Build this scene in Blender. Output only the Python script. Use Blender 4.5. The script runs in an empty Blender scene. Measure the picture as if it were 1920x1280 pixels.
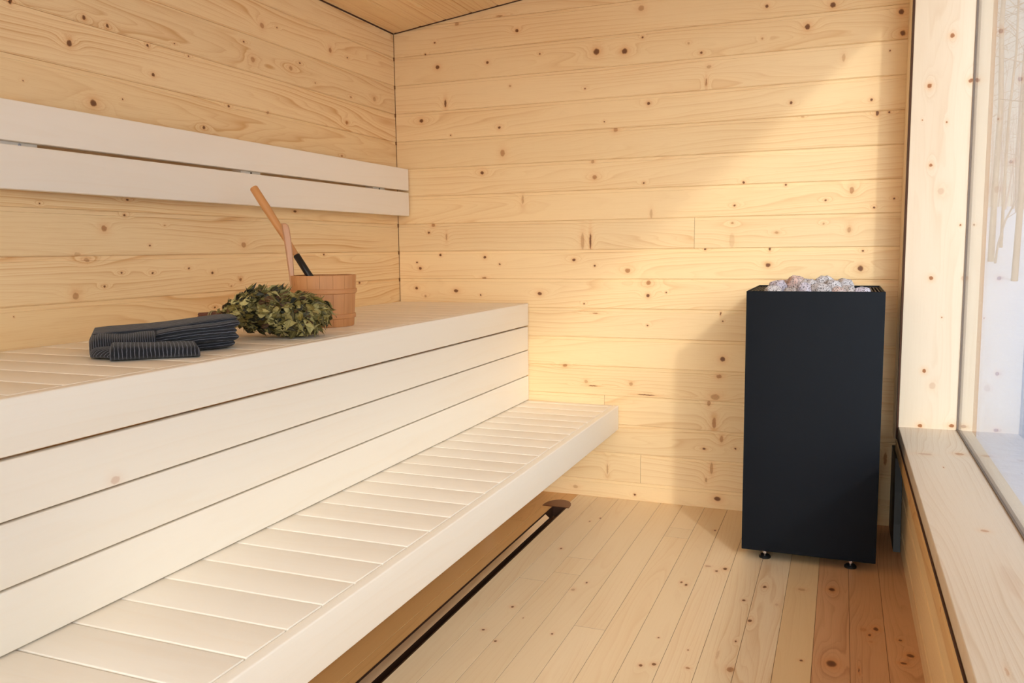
import bpy, bmesh, math, random
from mathutils import Vector, Matrix, noise
random.seed(7)
S=bpy.context.scene; COL=S.collection; PI=math.pi
# ---------------------------------------------------------------- helpers
class MB:
    """collects vertices and faces; build() links ONE mesh object"""
    def __init__(s): s.v=[]; s.f=[]; s.m=[]; s.a=[]
    def add(s,vs,fs,mi=0,at=None):
        o=len(s.v); s.v+=[tuple(q) for q in vs]
        s.a+= at if at else [(0,0,0)]*len(vs)
        for f in fs: s.f.append([i+o for i in f]); s.m.append(mi)
    def board(s,ax,u0,u1,a0,a1,b0,b1,r=.003,pid=None,mi=0,n=3):
        """rounded board; grain along axis ax (0,1,2); a,b = the two other axes in order"""
        if pid is None: pid=random.random()
        r=min(r,abs(a1-a0)*.49,abs(b1-b0)*.49)
        sec=[]
        for cx,cy,t0 in ((a1-r,b1-r,0),(a0+r,b1-r,90),(a0+r,b0+r,180),(a1-r,b0+r,270)):
            for k in range(n+1):
                t=math.radians(t0+90*k/n); sec.append((cx+r*math.cos(t),cy+r*math.sin(t)))
        N=len(sec); vs=[];at=[]
        e=min(r*.6,.004)
        ca,cb=(a0+a1)/2,(b0+b1)/2
        ha,hb=abs(a1-a0)/2,abs(b1-b0)/2
        rings=[(u0,e),(u0+e,0),(u1-e,0),(u1,e)]
        for u,ins in rings:
            for x,y in sec:
                X=ca+(x-ca)*(1-ins/ha); Y=cb+(y-cb)*(1-ins/hb)
                p=[0,0,0]; p[ax]=u; o=[i for i in range(3) if i!=ax]; p[o[0]]=X; p[o[1]]=Y
                vs.append(p); at.append((u,X+Y,pid))
        fs=[]
        flip = ax==1
        for k in range(3):
            for i in range(N):
                j=(i+1)%N; q=[k*N+i,k*N+j,(k+1)*N+j,(k+1)*N+i]
                fs.append(q[::-1] if flip else q)
        c0=list(range(N)); c1=[3*N+i for i in range(N)]
        fs.append(c0 if flip else c0[::-1]); fs.append(c1[::-1] if flip else c1)
        s.add(vs,fs,mi,at)
    def box(s,x0,x1,y0,y1,z0,z1,mi=0,ax=0,pid=.5):
        vs=[(x,y,z) for x in (x0,x1) for y in (y0,y1) for z in (z0,z1)]
        fs=[(0,1,3,2),(4,6,7,5),(0,4,5,1),(2,3,7,6),(0,2,6,4),(1,5,7,3)]
        o=[i for i in range(3) if i!=ax]
        s.add(vs,fs,mi,[(q[ax],q[o[0]]+q[o[1]],pid) for q in vs])
    def tube(s,pts,rad,n=10,mi=0,cap=True,pid=.5,sq=None):
        vs=[];at=[];fs=[];L=0
        pts=[Vector(q) for q in pts]
        up=Vector((0,0,1))
        for k,q in enumerate(pts):
            t=(pts[min(k+1,len(pts)-1)]-pts[max(k-1,0)]).normalized()
            if abs(t.dot(up))>.95: up=Vector((1,0,0))
            a=t.cross(up).normalized(); b=t.cross(a).normalized()
            r=rad[k] if isinstance(rad,(list,tuple)) else rad
            if k: L+=(q-pts[k-1]).length
            for i in range(n):
                w=2*PI*i/n; sx,sy=sq or (1,1)
                vs.append(q+a*r*sx*math.cos(w)+b*r*sy*math.sin(w)); at.append((L,r*w,pid))
        for k in range(len(pts)-1):
            for i in range(n):
                j=(i+1)%n; fs.append((k*n+i,k*n+j,(k+1)*n+j,(k+1)*n+i))
        if cap: fs.append(tuple(range(n))[::-1]); fs.append(tuple((len(pts)-1)*n+i for i in range(n)))
        s.add(vs,fs,mi,at)
    def lathe(s,prof,c=(0,0),n=48,mi=0,uscale=1):
        vs=[];at=[];fs=[]
        for k,(r,z) in enumerate(prof):
            for i in range(n):
                w=2*PI*i/n; vs.append((c[0]+r*math.cos(w),c[1]+r*math.sin(w),z)); at.append((z,w/(2*PI),k/len(prof)))
        for k in range(len(prof)-1):
            for i in range(n):
                j=(i+1)%n; fs.append((k*n+i,k*n+j,(k+1)*n+j,(k+1)*n+i))
        s.add(vs,fs,mi,at)
    def build(s,name,mats,parent=None,smooth=35,loc=None,fixn=False):
        me=bpy.data.meshes.new(name); me.from_pydata(s.v,[],s.f); me.update()
        A=me.attributes.new('uvp','FLOAT_VECTOR','POINT')
        A.data.foreach_set('vector',[c for q in s.a for c in q])
        if not isinstance(mats,(list,tuple)): mats=[mats]
        for m in mats: me.materials.append(m)
        me.polygons.foreach_set('material_index',s.m)
        if fixn:
            bm=bmesh.new(); bm.from_mesh(me); bmesh.ops.recalc_face_normals(bm,faces=bm.faces); bm.to_mesh(me); bm.free()
        if smooth:
            me.polygons.foreach_set('use_smooth',[True]*len(me.polygons))
            me.set_sharp_from_angle(angle=math.radians(smooth))
        o=bpy.data.objects.new(name,me); COL.objects.link(o)
        if parent: o.parent=parent
        if loc: o.location=loc
        return o
def shift(mb,d):
    mb.v=[(a+d[0],b+d[1],c+d[2]) for a,b,c in mb.v]; return mb
def thing(name,label,cat,loc=(0,0,0),group=None):
    o=bpy.data.objects.new(name,None); COL.objects.link(o); o.location=loc; o.empty_display_size=.1
    o['label']=label; o['category']=cat
    if group: o['group']=group
    return o
def tag(o,label,cat,group=None):
    o['label']=label; o['category']=cat
    if group: o['group']=group
    return o
def struct(o,label=None):
    o['kind']='structure'
    if label: o['label']=label
    return o
# ---------------------------------------------------------------- materials
def lin(c):
    return tuple((x/255/12.92 if x<=10 else ((x/255+.055)/1.055)**2.4) for x in c)+(1,)
class NT:
    def __init__(s,t): s.t=t; s.n=t.nodes; s.l=t.links
    def N(s,ty,**k):
        n=s.n.new(ty)
        for a,b in k.items(): setattr(n,a,b)
        return n
    def put(s,sock,v):
        if hasattr(v,'links') or isinstance(v,bpy.types.NodeSocket): s.l.new(v,sock)
        else: sock.default_value=v
    def M(s,op,a,b=0.,c=None,clamp=False):
        n=s.N('ShaderNodeMath',operation=op,use_clamp=clamp); s.put(n.inputs[0],a); s.put(n.inputs[1],b)
        if c is not None: s.put(n.inputs[2],c)
        return n.outputs[0]
    def V(s,op,a,b=None):
        n=s.N('ShaderNodeVectorMath',operation=op); s.put(n.inputs[0],a)
        if b is not None: s.put(n.inputs[1],b)
        return n.outputs['Value'] if op in('LENGTH','DOT_PRODUCT') else n.outputs[0]
    def X(s,x,y,z):
        n=s.N('ShaderNodeCombineXYZ'); s.put(n.inputs[0],x); s.put(n.inputs[1],y); s.put(n.inputs[2],z); return n.outputs[0]
    def mix(s,f,a,b,blend='MIX'):
        n=s.N('ShaderNodeMix',data_type='RGBA',blend_type=blend); s.put(n.inputs[0],f); s.put(n.inputs[6],a); s.put(n.inputs[7],b); return n.outputs[2]
    def noise(s,v,scale=1,detail=2,rough=.5,dist=0):
        n=s.N('ShaderNodeTexNoise'); s.put(n.inputs['Vector'],v); n.inputs['Scale'].default_value=scale; n.inputs['Detail'].default_value=detail
        n.inputs['Roughness'].default_value=rough; n.inputs['Distortion'].default_value=dist; return n.outputs[0]
    def ss(s,x,a,b):
        n=s.N('ShaderNodeMapRange',interpolation_type='SMOOTHSTEP'); s.put(n.inputs[0],x); n.inputs[1].default_value=a; n.inputs[2].default_value=b; return n.outputs[0]
def newmat(name):
    m=bpy.data.materials.new(name); m.use_nodes=True; t=NT(m.node_tree)
    b=t.n['Principled BSDF']; return m,t,b
# node group: one knot
G=bpy.data.node_groups.new('Knot','ShaderNodeTree'); gi=G.interface
for nm,ty in (('P','NodeSocketVector'),('C','NodeSocketVector'),('R','NodeSocketVector'),('D','NodeSocketFloat'),('F','NodeSocketFloat'),('K','NodeSocketFloat'),('H','NodeSocketFloat')):
    gi.new_socket(nm,in_out='INPUT',socket_type=ty)
for nm in 'FKH': gi.new_socket(nm,in_out='OUTPUT',socket_type='NodeSocketFloat')
g=NT(G); I=g.N('NodeGroupInput').outputs; O=g.N('NodeGroupOutput').inputs
d0=g.V('SUBTRACT',I['P'],I['C']); q=g.V('DIVIDE',d0,I['R']); d=g.V('LENGTH',q)
g.l.new(g.M('MAXIMUM',g.M('MULTIPLY',g.ss(d,1.25,.8),I['D']),I['K']),O['K'])
h=g.M('EXPONENT',g.M('MULTIPLY',g.M('MULTIPLY',d,d),-.22))
g.l.new(g.M('MAXIMUM',g.M('MULTIPLY',h,I['D']),I['H']),O['H'])
q2=g.V('DIVIDE',q,(5.,2.4,1.)); d2=g.V('LENGTH',q2)
h2=g.M('EXPONENT',g.M('MULTIPLY',g.M('MULTIPLY',d2,d2),-1.))
g.l.new(g.M('ADD',g.M('MULTIPLY',h2,g.M('MULTIPLY',I['D'],1.7)),I['F']),O['F'])
def wood(name,light,dark,knots=(),rings=16.,contrast=.5,vary=.14,warm=.5,rough=.5,spec=.35,knotc=(98,52,22),tint=1.,bump=.12,vst=1.,hal=(216,136,62),streak=.5,au=.32,pw=5.,fl=.45):
    m,t,b=newmat(name)
    A=t.N('ShaderNodeAttribute',attribute_name='uvp'); sp=t.N('ShaderNodeSeparateXYZ'); t.l.new(A.outputs['Vector'],sp.inputs[0])
    u,v,w=sp.outputs
    # wobble so that knots are not perfect ellipses
    P=t.X(u,v,0.)
    wob=t.N('ShaderNodeTexNoise'); t.l.new(P,wob.inputs['Vector']); wob.inputs['Scale'].default_value=90; wob.inputs['Detail'].default_value=2
    wv=t.V('MULTIPLY',t.V('SUBTRACT',wob.outputs['Color'],(.5,.5,.5)),(.006,.006,0.))
    Pk=t.V('ADD',P,wv)
    F,K,H=0.,0.,0.
    for (ku,kv,ru,rv,dk) in knots:
        n=t.N('ShaderNodeGroup'); n.node_tree=G
        t.put(n.inputs['P'],Pk); n.inputs['C'].default_value=(ku,kv,0); n.inputs['R'].default_value=(ru,rv,1); n.inputs['D'].default_value=dk
        t.put(n.inputs['F'],F); t.put(n.inputs['K'],K); t.put(n.inputs['H'],H)
        F,K,H=n.outputs
    s1=t.M('MULTIPLY',w,37.)
    f1=t.noise(t.X(t.M('MULTIPLY',u,au),t.M('MULTIPLY',v,3.4*vst),s1),1.,2.5,.5)
    f2=t.noise(t.X(t.M('MULTIPLY',u,1.8),t.M('MULTIPLY',v,16*vst),t.M('MULTIPLY',w,91.)),1.,2,.5)
    Ft=t.M('ADD',t.M('ADD',t.M('MULTIPLY',f1,rings),t.M('MULTIPLY',f2,1.3)),t.M('ADD',t.M('MULTIPLY',v,rings*1.6*vst),F))
    fr=t.M('FRACT',Ft)
    up=t.M('POWER',fr,pw); dn=t.ss(fr,1.,.9)
    ring=t.M('MULTIPLY',up,dn)
    fr2=t.M('FRACT',t.M('MULTIPLY',Ft,3.)); ring=t.M('MAXIMUM',ring,t.M('MULTIPLY',t.M('MULTIPLY',t.M('POWER',fr2,4.),t.ss(fr2,1.,.9)),fl))
    big=t.noise(t.X(t.M('MULTIPLY',u,1.1),t.M('MULTIPLY',v,7*vst),t.M('ADD',s1,9.)),1.,2,.5)
    fine=t.noise(t.X(t.M('MULTIPLY',u,9.),t.M('MULTIPLY',v,420*vst),s1),1.,2,.6)
    wn=t.N('ShaderNodeTexWhiteNoise',noise_dimensions='1D'); t.put(wn.inputs['W'],t.M('MULTIPLY',w,113.7)); pn=wn.outputs['Value']
    wn2=t.N('ShaderNodeTexWhiteNoise',noise_dimensions='1D'); t.put(wn2.inputs['W'],t.M('ADD',t.M('MULTIPLY',w,57.1),3.)); pn2=wn2.outputs['Value']
    L=lin(light); Dk=lin(dark)
    rc=t.M('MULTIPLY',ring,t.M('MULTIPLY',t.ss(big,.3,.66),contrast*1.5),clamp=True)
    c=t.mix(rc,L,Dk)
    c=t.mix(t.M('MULTIPLY',t.ss(big,.42,.72),streak*.5),c,tuple(L[i]*.45+Dk[i]*.55 for i in range(3))+(1,))
    c=t.mix(t.M('MULTIPLY',t.ss(fine,.45,.75),contrast*.22),c,Dk)
    c=t.mix(t.M('MULTIPLY',pn2,.22*warm),c,(L[0]*.97,L[1]*.90,L[2]*.74,1))
    val=t.M('MULTIPLY',t.M('ADD',1-vary/2,t.M('MULTIPLY',pn,vary)),tint)
    c=t.mix(1.,c,t.X(val,val,val),'MULTIPLY')
    if knots:
        c=t.mix(t.M('MULTIPLY',H,.42,clamp=True),c,lin(hal))
        kn=t.noise(Pk,160,2,.5)
        c=t.mix(t.M('MULTIPLY',K,.9,clamp=True),c,t.mix(t.M('MULTIPLY',t.ss(H,.95,.72),t.M('ADD',.35,kn),clamp=True),lin(knotc),lin((178,112,56))))
    t.l.new(c,b.inputs['Base Color'])
    b.inputs['Roughness'].default_value=rough; b.inputs['Specular IOR Level'].default_value=spec
    bp=t.N('ShaderNodeBump'); bp.inputs['Strength'].default_value=bump; bp.inputs['Distance'].default_value=.0015
    t.l.new(fine,bp.inputs['Height']); t.l.new(bp.outputs[0],b.inputs['Normal'])
    return m
def plain(name,c,rough=.5,metal=0.,spec=.5,nscale=0,namp=.1,bump=0,bscale=200):
    m,t,b=newmat(name); C=lin(c)
    b.inputs['Roughness'].default_value=rough; b.inputs['Metallic'].default_value=metal; b.inputs['Specular IOR Level'].default_value=spec
    tc=t.N('ShaderNodeTexCoord').outputs['Object']
    n=t.noise(tc,nscale or 20,3,.5)
    t.l.new(t.mix(n,tuple(x*(1-namp) for x in C[:3])+(1,),tuple(min(1,x*(1+namp)) for x in C[:3])+(1,)),b.inputs['Base Color'])
    if bump:
        bp=t.N('ShaderNodeBump'); bp.inputs['Strength'].default_value=bump; bp.inputs['Distance'].default_value=.001
        t.l.new(t.noise(tc,bscale,3,.6),bp.inputs['Height']); t.l.new(bp.outputs[0],b.inputs['Normal'])
    return m
SUN=.75; SKY=.75; LOBE=8.5; EXPO=0.47
KB=[(-.856,.028,.0045,.0045,1.0),(-1.139,.039,.0105,.0077,.4),(-.485,.046,.0138,.0097,1.0),(-.535,.126,.0046,.0097,.6),(-.985,.137,.0038,.0227,.5),(-.512,.181,.0069,.0241,.6),(-.546,.267,.007,.0048,1.0),(-.411,.278,.0045,.0036,1.0),(.186,.282,.006,.0267,.8),(.235,.309,.0059,.0221,.6),(-.471,.316,.0068,.0143,.7),(-.504,.385,.008,.0238,.8),(-.528,.472,.0069,.0119,.7),(-.805,.494,.0387,.0022,1.0),(-.501,.501,.0182,.0118,.6),(-1.053,.523,.0203,.0022,1.0),(-.876,.54,.0086,.0073,.6),(-1.087,.542,.0077,.0075,.5),(-.486,.592,.0113,.007,.8),(-1.19,.612,.0104,.0063,.8),(-.472,.669,.0102,.0105,1.0),(-.802,.808,.0036,.0036,1.0),(-.474,.834,.0034,.0035,1.0),(-1.043,.859,.0126,.0024,.8),(-.484,.866,.0027,.0069,1.0),(-1.096,.902,.0033,.0032,1.0),(-1.908,.928,.0059,.0053,.6),(-1.612,.936,.0042,.0038,1.0),(-.801,.941,.0072,.0071,1.0),(-1.311,.946,.0106,.0075,1.0),(-1.742,.955,.0114,.0078,1.0),(-.72,.956,.0028,.0028,1.0),(-1.957,.967,.0074,.0066,1.0),(-.799,.998,.0095,.0094,.8),(-1.592,1.017,.0111,.0051,.8),(-.893,1.052,.0109,.0095,.8),(.067,1.06,.01,.0108,1.0),(-1.934,1.064,.0074,.0065,1.0),(-1.046,1.074,.0045,.0043,1.0),(-.292,1.074,.0097,.0078,1.0),(-1.511,1.083,.0041,.0038,1.0),(-1.951,1.093,.0044,.0039,1.0),(-1.144,1.101,.0076,.0061,1.0),(-1.587,1.116,.0069,.0063,1.0),(-1.822,1.128,.0058,.0052,1.0),(.074,1.131,.0036,.0039,1.0),(-.287,1.141,.0043,.0067,1.0),(-.554,1.144,.0041,.0041,1.0),(-.442,1.179,.011,.0293,.22),(-1.103,1.185,.0076,.0361,.5),(-1.066,1.185,.0045,.0336,1),(-.261,1.209,.0064,.0044,.5),(-1.788,1.215,.0043,.0154,.6),(.02,1.215,.006,.0107,.6),(-1.883,1.237,.0058,.0052,1.0),(-.078,1.243,.0041,.0043,.6),(-.441,1.253,.0044,.0045,.6),(-1.859,1.273,.0087,.0077,.8),(-.789,1.3,.0059,.0185,.4),(.11,1.302,.0039,.0042,1.0),(-.434,1.326,.0044,.0045,1.0),(.181,1.336,.0033,.0036,1.0),(-.073,1.337,.0041,.0043,1.0),(.025,1.374,.008,.0127,.7),(-1.392,1.381,.0053,.0196,.5),(-.229,1.405,.0042,.0043,1.0),(-.398,1.421,.0054,.0055,1.0),(-.823,1.435,.0043,.0042,1.0),(-1.046,1.469,.0099,.0094,.8),(-1.595,1.512,.0082,.0074,1.0),(-1.056,1.538,.0074,.007,.6),(-1.49,1.598,.0107,.0146,.7),(.109,1.671,.0058,.0103,1.0),(-.951,1.672,.0096,.0092,.7),(.153,1.672,.0038,.0041,1.0),(-.17,1.675,.0062,.0032,.5),(-1.755,1.694,.0036,.0032,1.0),(-1.002,1.709,.0032,.003,1.0),(-1.505,1.715,.0067,.0061,1.0),(.086,1.724,.0049,.0052,1.0),(-.216,1.735,.0052,.0053,1.0),(-1.91,1.771,.0101,.0088,1.0),(-.804,1.774,.007,.0068,1.0),(-1.78,1.844,.0056,.0173,1.0),(-.559,1.844,.0033,.0153,.8),(-1.09,1.859,.0037,.0035,1.0),(-.021,1.895,.0059,.0144,.4),(-1.449,1.899,.0053,.0048,.6),(-.549,1.906,.0088,.0065,.5),(.147,1.906,.0029,.003,1.0),(-.581,1.966,.0055,.0055,1.0),(.19,1.968,.0094,.01,1.0),(-.335,2.0,.0042,.0042,.6),(-.911,2.003,.0118,.0113,1.0),(-.635,2.01,.0045,.0044,.5),(-1.038,2.013,.0133,.0125,1.0),(-1.56,2.014,.0067,.006,1.0),(-1.818,2.015,.0098,.0086,1.0),(-1.302,2.028,.0038,.0035,1.0),(-.16,2.028,.0101,.0104,1.0),(.182,2.048,.0094,.01,1.0),(-.832,2.054,.0047,.0045,1.0),(-1.882,2.08,.0037,.0032,1.0),(-.067,2.102,.0099,.0102,1.0),(-.319,2.125,.0063,.0063,1.0),(-1.83,2.129,.0042,.0037,1.0),(-1.412,2.141,.0078,.007,1.0),(-.839,2.176,.0116,.0111,.6),(-1.714,2.204,.0096,.0084,.6),(-1.498,2.215,.0158,.0035,.7)]
KL=[(2.347,.961,.0054,.0037,1.0),(1.578,.987,.0018,.0017,1.0),(3.305,1.008,.0082,.0049,1.0),(1.776,1.032,.0099,.0092,.65),(2.438,1.032,.0043,.0035,.7),(2.489,1.053,.0073,.0058,.9),(1.879,1.055,.0043,.0035,1.0),(2.343,1.082,.0059,.0041,1.0),(2.07,1.089,.0045,.0034,1.0),(1.946,1.094,.0041,.0032,1.0),(2.231,1.1,.0045,.0032,1.0),(1.823,1.135,.0093,.0062,.6),(3.029,1.139,.0059,.0034,1.0),(1.792,1.151,.0109,.0061,.35),(2.065,1.177,.004,.003,1.0),(2.515,1.179,.0119,.0097,.7),(1.891,1.227,.0098,.0087,.8),(2.133,1.241,.0035,.0026,.7),(1.973,1.269,.0041,.0041,1.0),(1.68,1.291,.0025,.0022,1.0),(2.834,1.313,.0106,.0042,1.0),(1.986,1.316,.0062,.0033,1.0),(3.189,1.566,.0042,.0035,1.0),(2.337,1.578,.0065,.0054,1.0),(1.882,1.59,.0115,.0092,1.0),(1.657,1.614,.0021,.0018,1.0),(1.991,1.618,.0025,.0019,1.0),(2.472,1.67,.0051,.0038,1.0),(2.691,1.679,.0065,.005,.6),(2.12,1.714,.0067,.005,1.0),(3.236,1.714,.0086,.0069,.8),(1.812,1.744,.0081,.0089,1.0),(2.106,1.8,.0044,.005,1.0),(2.285,1.805,.003,.0021,1.0),(1.638,1.812,.0047,.0055,1.0),(1.95,1.824,.005,.0062,1.0),(1.867,1.827,.0056,.006,1.0),(3.277,1.83,.0057,.003,1.0),(2.22,1.831,.0029,.0021,1.0),(3.007,1.845,.0038,.0022,1.0),(3.479,1.853,.0121,.0098,.5),(2.613,1.859,.0107,.0097,.6),(2.843,1.872,.0105,.0083,.6),(2.905,1.904,.0054,.0032,1.0),(2.566,1.913,.0045,.0029,1.0),(2.675,1.995,.0111,.0098,.7),(3.257,1.996,.0056,.003,1.0),(3.125,2.0,.0101,.01,.8),(2.765,2.008,.004,.0024,1.0)]
KF=[(2.231,-.987,.0049,.0046,1.0),(2.972,-.981,.0071,.0048,1.0),(3.323,-.967,.0067,.0032,1.0),(2.415,-.963,.0057,.0049,1.0),(3.379,-.936,.0069,.0037,1.0),(2.176,-.925,.0047,.0045,1.0),(2.35,-.902,.0036,.002,1.0),(2.613,-.821,.0085,.0068,.5),(2.686,-.794,.0067,.0035,1.0),(2.277,-.781,.005,.003,1.0),(2.181,-.489,.0059,.0048,1.0),(2.802,-.487,.007,.0035,1.0),(2.363,-.476,.0034,.003,1.0),(2.785,-.467,.0083,.0043,1.0),(2.2,-.455,.0074,.0062,1.0),(3.384,-.453,.0066,.0051,1.0),(2.982,-.424,.0078,.0109,.5),(2.946,-.387,.0076,.0054,1.0),(2.316,-.381,.0032,.0022,1.0),(2.211,-.363,.0044,.0055,.8),(2.977,-.361,.0102,.0072,1.0),(2.316,-.298,.0253,.0035,.3),(2.722,-.268,.0069,.0049,1.0),(2.418,-.259,.0051,.0029,1.0),(2.243,-.253,.0134,.0096,.8),(2.573,-.236,.0096,.0062,1.0),(2.858,-.215,.0093,.0059,1.0),(2.724,-.166,.0085,.0048,.3),(2.877,-.096,.0093,.0117,.5),(2.363,-.074,.0048,.0042,1.0),(2.912,-.001,.0141,.01,1.0),(2.373,.004,.019,.0138,1.0),(2.36,.074,.0124,.002,1.0),(2.627,.09,.0114,.009,.4),(2.596,.108,.0074,.0044,1.0),(2.55,.11,.0054,.0058,.3),(2.645,.127,.0115,.0075,1.0),(2.59,.19,.0055,.0051,1.0),(2.444,.19,.0065,.0082,1.0),(2.498,.211,.0102,.0098,1.0)]
KJ=[(.459,.296,.0063,.0074,1.0),(.466,.404,.0062,.009,1.0),(.617,.332,.0123,.0109,.3),(.673,.302,.0072,.0064,1.0),(.879,.354,.0026,.0023,1.0),(1.027,.312,.007,.0063,1.0),(1.027,.416,.0079,.0035,.3),(1.223,.402,.0035,.0032,1.0),(1.35,.332,.0118,.0107,.3),(1.446,.294,.0059,.0054,1.0),(1.6,.341,.0039,.0023,1.0),(1.613,.259,.0019,.0018,1.0),(1.735,.279,.0077,.0071,1.0),(1.743,.413,.0076,.0069,1.0),(1.908,.347,.0076,.0069,1.0)]
KS=[(1.517,.272,.0157,.0025,.4),(3.078,.277,.012,.02,.4),(2.908,.317,.0071,.0016,1.0),(2.28,.345,.0087,.0085,.6),(1.951,.348,.0919,.0148,.12),(3.115,.385,.0162,.0133,.7)]
# ---------------------------------------------------------------- dimensions (metres)
D=3.674; XL=-2.051; XU=-1.367; XF=-.932; ZF=.439; ZU=.90; XR=.24; Y0=-2.0; PITCH=.133; ZJ=.083
def zc(x): return 2.19+.1265*(x-XL)
JY=3.52; XS=.22; XG=.424; ZS=.45; ZH=2.30; YW=-1.7
PINE_L=(246,216,166); PINE_D=(204,138,66)
def planks(name,axis,u0,u1,z0,z1,face,nrm,back,knots,joints,matkw,butts={},slope=None):
    """wall of horizontal tongue-and-groove planks. axis: 0 runs along X, 1 along Y. nrm: +1/-1 direction of the room. face: plane coord"""
    mb=MB(); mats=[]
    for k,(a,b) in enumerate(zip(joints[:-1],joints[1:])):
        if b<=z0 or a>=z1: continue
        a_,b_=max(a,z0),min(b,z1)
        kk=[q for q in knots if a-.003<=q[1]<b+.003]
        mi=len(mats); mats.append(wood(name+'_plank_wood',PINE_L,PINE_D,kk,**matkw))
        prof=[(a_,-.006),(a_,-.003),(a_+.0012,-.003),(a_+.0032,-.0008),(a_+.0032,0),(b_-.0150,0),(b_-.0136,-.0030),(b_-.0022,-.0030),(b_-.0008,-.0045),(b_,-.006)]
        cuts=[u0]+[c for c in butts.get(round(.5*(a+b),2),[]) if u0<c<u1]+[u1]
        for c0,c1 in zip(cuts[:-1],cuts[1:]):
            pid=random.random(); vs=[];at=[]
            for u in (c0+.0006,c1-.0006):
                for z,dn in prof:
                    p=(u,face+nrm*dn,z) if axis==0 else (face+nrm*dn,u,z)
                    vs.append(p); at.append((u,z,pid))
            n=len(prof); fs=[]
            for i in range(n-1):
                q=(i,n+i,n+i+1,i+1)
                fl=(axis==0 and nrm>0) or (axis==1 and nrm<0)
                fs.append(q[::-1] if fl else q)
            mb.add(vs,fs,mi,at)
    o0=face-nrm*.006; o1=face-nrm*back
    lo,hi=min(o0,o1),max(o0,o1)
    mi=len(mats); mats.append(M_BACK)
    if axis==0: mb.box(u0-.02,u1+.02,lo,hi,z0,z1,mi)
    else: mb.box(lo,hi,u0,u1,z0,z1,mi)
    return mb,mats
M_BACK=plain('groove_shadow_wood',(150,98,56),.8)
J=[ZJ+PITCH*k for k in range(-1,20)]
KW_B=dict(rings=19,contrast=.42,vary=.12,warm=.8,streak=.22)
KW_L=dict(rings=19,contrast=.78,vary=.10,warm=1.,streak=.22)
# back wall
mb,mats=planks('wall_back',0,XL+.0015,XR+.25,0,2.75,D,-1,.12,KB,J,KW_B,
  {.94:[-.85],1.34:[-1.29],.42:[-1.0],.15:[-.83],1.21:[-.6],1.07:[.0],.81:[-.2]})
wall_back=struct(mb.build('wall_back',mats,smooth=0),'pale pine plank wall behind the heater')
# left wall
mb,mats=planks('wall_left',1,Y0,D-.0015,0,2.60,XL,1,.12,KL,J,KW_L,{1.21:[.6],1.61:[.8],1.87:[2.2]})
wall_left=struct(mb.build('wall_left',mats,smooth=0),'pine plank wall behind the upper bench')
# front wall behind the camera: planks round a glazed opening added for fill light
FW=(-1.98,.12,.06,2.14)
mats=[];mb=MB()
for (xa,xb,za,zb) in ((XL,XR+.25,0,FW[2]),(XL,XR+.25,FW[3],2.75),(XL,FW[0],FW[2],FW[3]),(FW[1],XR+.25,FW[2],FW[3])):
    m2,mt2=planks('wall_front',0,xa+.02,xb-.02,za,zb,Y0,1,.12,[],J,KW_B)
    o=len(mats); mb.add(m2.v,m2.f,0,m2.a); mb.m[-len(m2.f):]=[q+o for q in m2.m]; mats+=mt2
struct(mb.build('wall_front',mats,smooth=0),'pine plank wall on the near side of the room')
# right wall: planks below the sill, above the window head and either side of it
mb,mats=planks('wall_right',1,Y0-.1,D+.1,-.05,.403,.236,-1,XG+.05-.236,[(2.1,.05,.006,.004,.7)],J,KW_B)
m2,mt2=planks('wall_right',1,Y0-.1,D+.1,ZH+.03,2.75,.236,-1,XG+.05-.236,[],J,KW_B)
o=len(mats); mb.add(m2.v,m2.f,0,m2.a); mb.m[-len(m2.f):]=[q+o for q in m2.m]; mats+=mt2
o=len(mats); mats.append(mats[0])
mb.box(.24,XG+.05,JY+.025,D+.1,.39,2.4,o,2); mb.box(.23,XG+.05,Y0-.1,YW-.025,.39,2.4,o,2)
struct(mb.build('wall_right',mats,smooth=0),'low pine plank wall under the big window')
# ceiling: planks along Y on a slope that rises to the right
mb=MB(); mats=[wood('ceiling_wood',PINE_L,PINE_D,[(3.3,-1.7,.012,.005,.7),(3.1,-1.84,.006,.003,.8),(3.5,-1.45,.01,.004,.6)],rings=18,contrast=.8,vary=.1,warm=1.2,tint=.97),M_BACK]
x=XL+.018-.133
th=math.atan(.1265)
while x<XR+.2:
    pid=random.random(); xa=max(x,XL+.007); xb=x+.133
    pr=[(xa,.006),(xa+.001,.002),(xa+.003,0),(xb-.0145,0),(xb-.0135,.0012),(xb-.002,.0014),(xb,.006)]
    vs=[];at=[]
    for y in (Y0,D-.007):
        for (q,dn) in pr: vs.append((q,y,zc(q)+dn)); at.append((y,q,pid))
    n=len(pr); mb.add(vs,[(i,i+1,n+i+1,n+i) for i in range(n-1)],0,at); x+=.133
vs=[(XL-.12,Y0-.12),(XR+.5,Y0-.12),(XR+.5,D+.12),(XL-.12,D+.12)]
vv=[(a,b,zc(a)+.028) for a,b in vs]+[(a,b,zc(a)+.2) for a,b in vs]
mb.add(vv,[(0,1,2,3),(7,6,5,4),(0,4,5,1),(1,5,6,2),(2,6,7,3),(3,7,4,0)],1)
struct(mb.build('ceiling',mats,smooth=0),'sloping pine plank ceiling')
M_GAP_SHADE=plain('painted_gap_shade',(74,44,24),.9)  # dark brown standing in for the shade inside narrow gaps
mb=MB(); mb.box(XL+.0005,XL+.006,Y0+.01,D-.01,zc(XL)-.004,zc(XL)+.006); struct(mb.build('gap_shade_1',M_GAP_SHADE,smooth=0),'strip painted dark as the shadow gap between left wall and ceiling')
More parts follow.
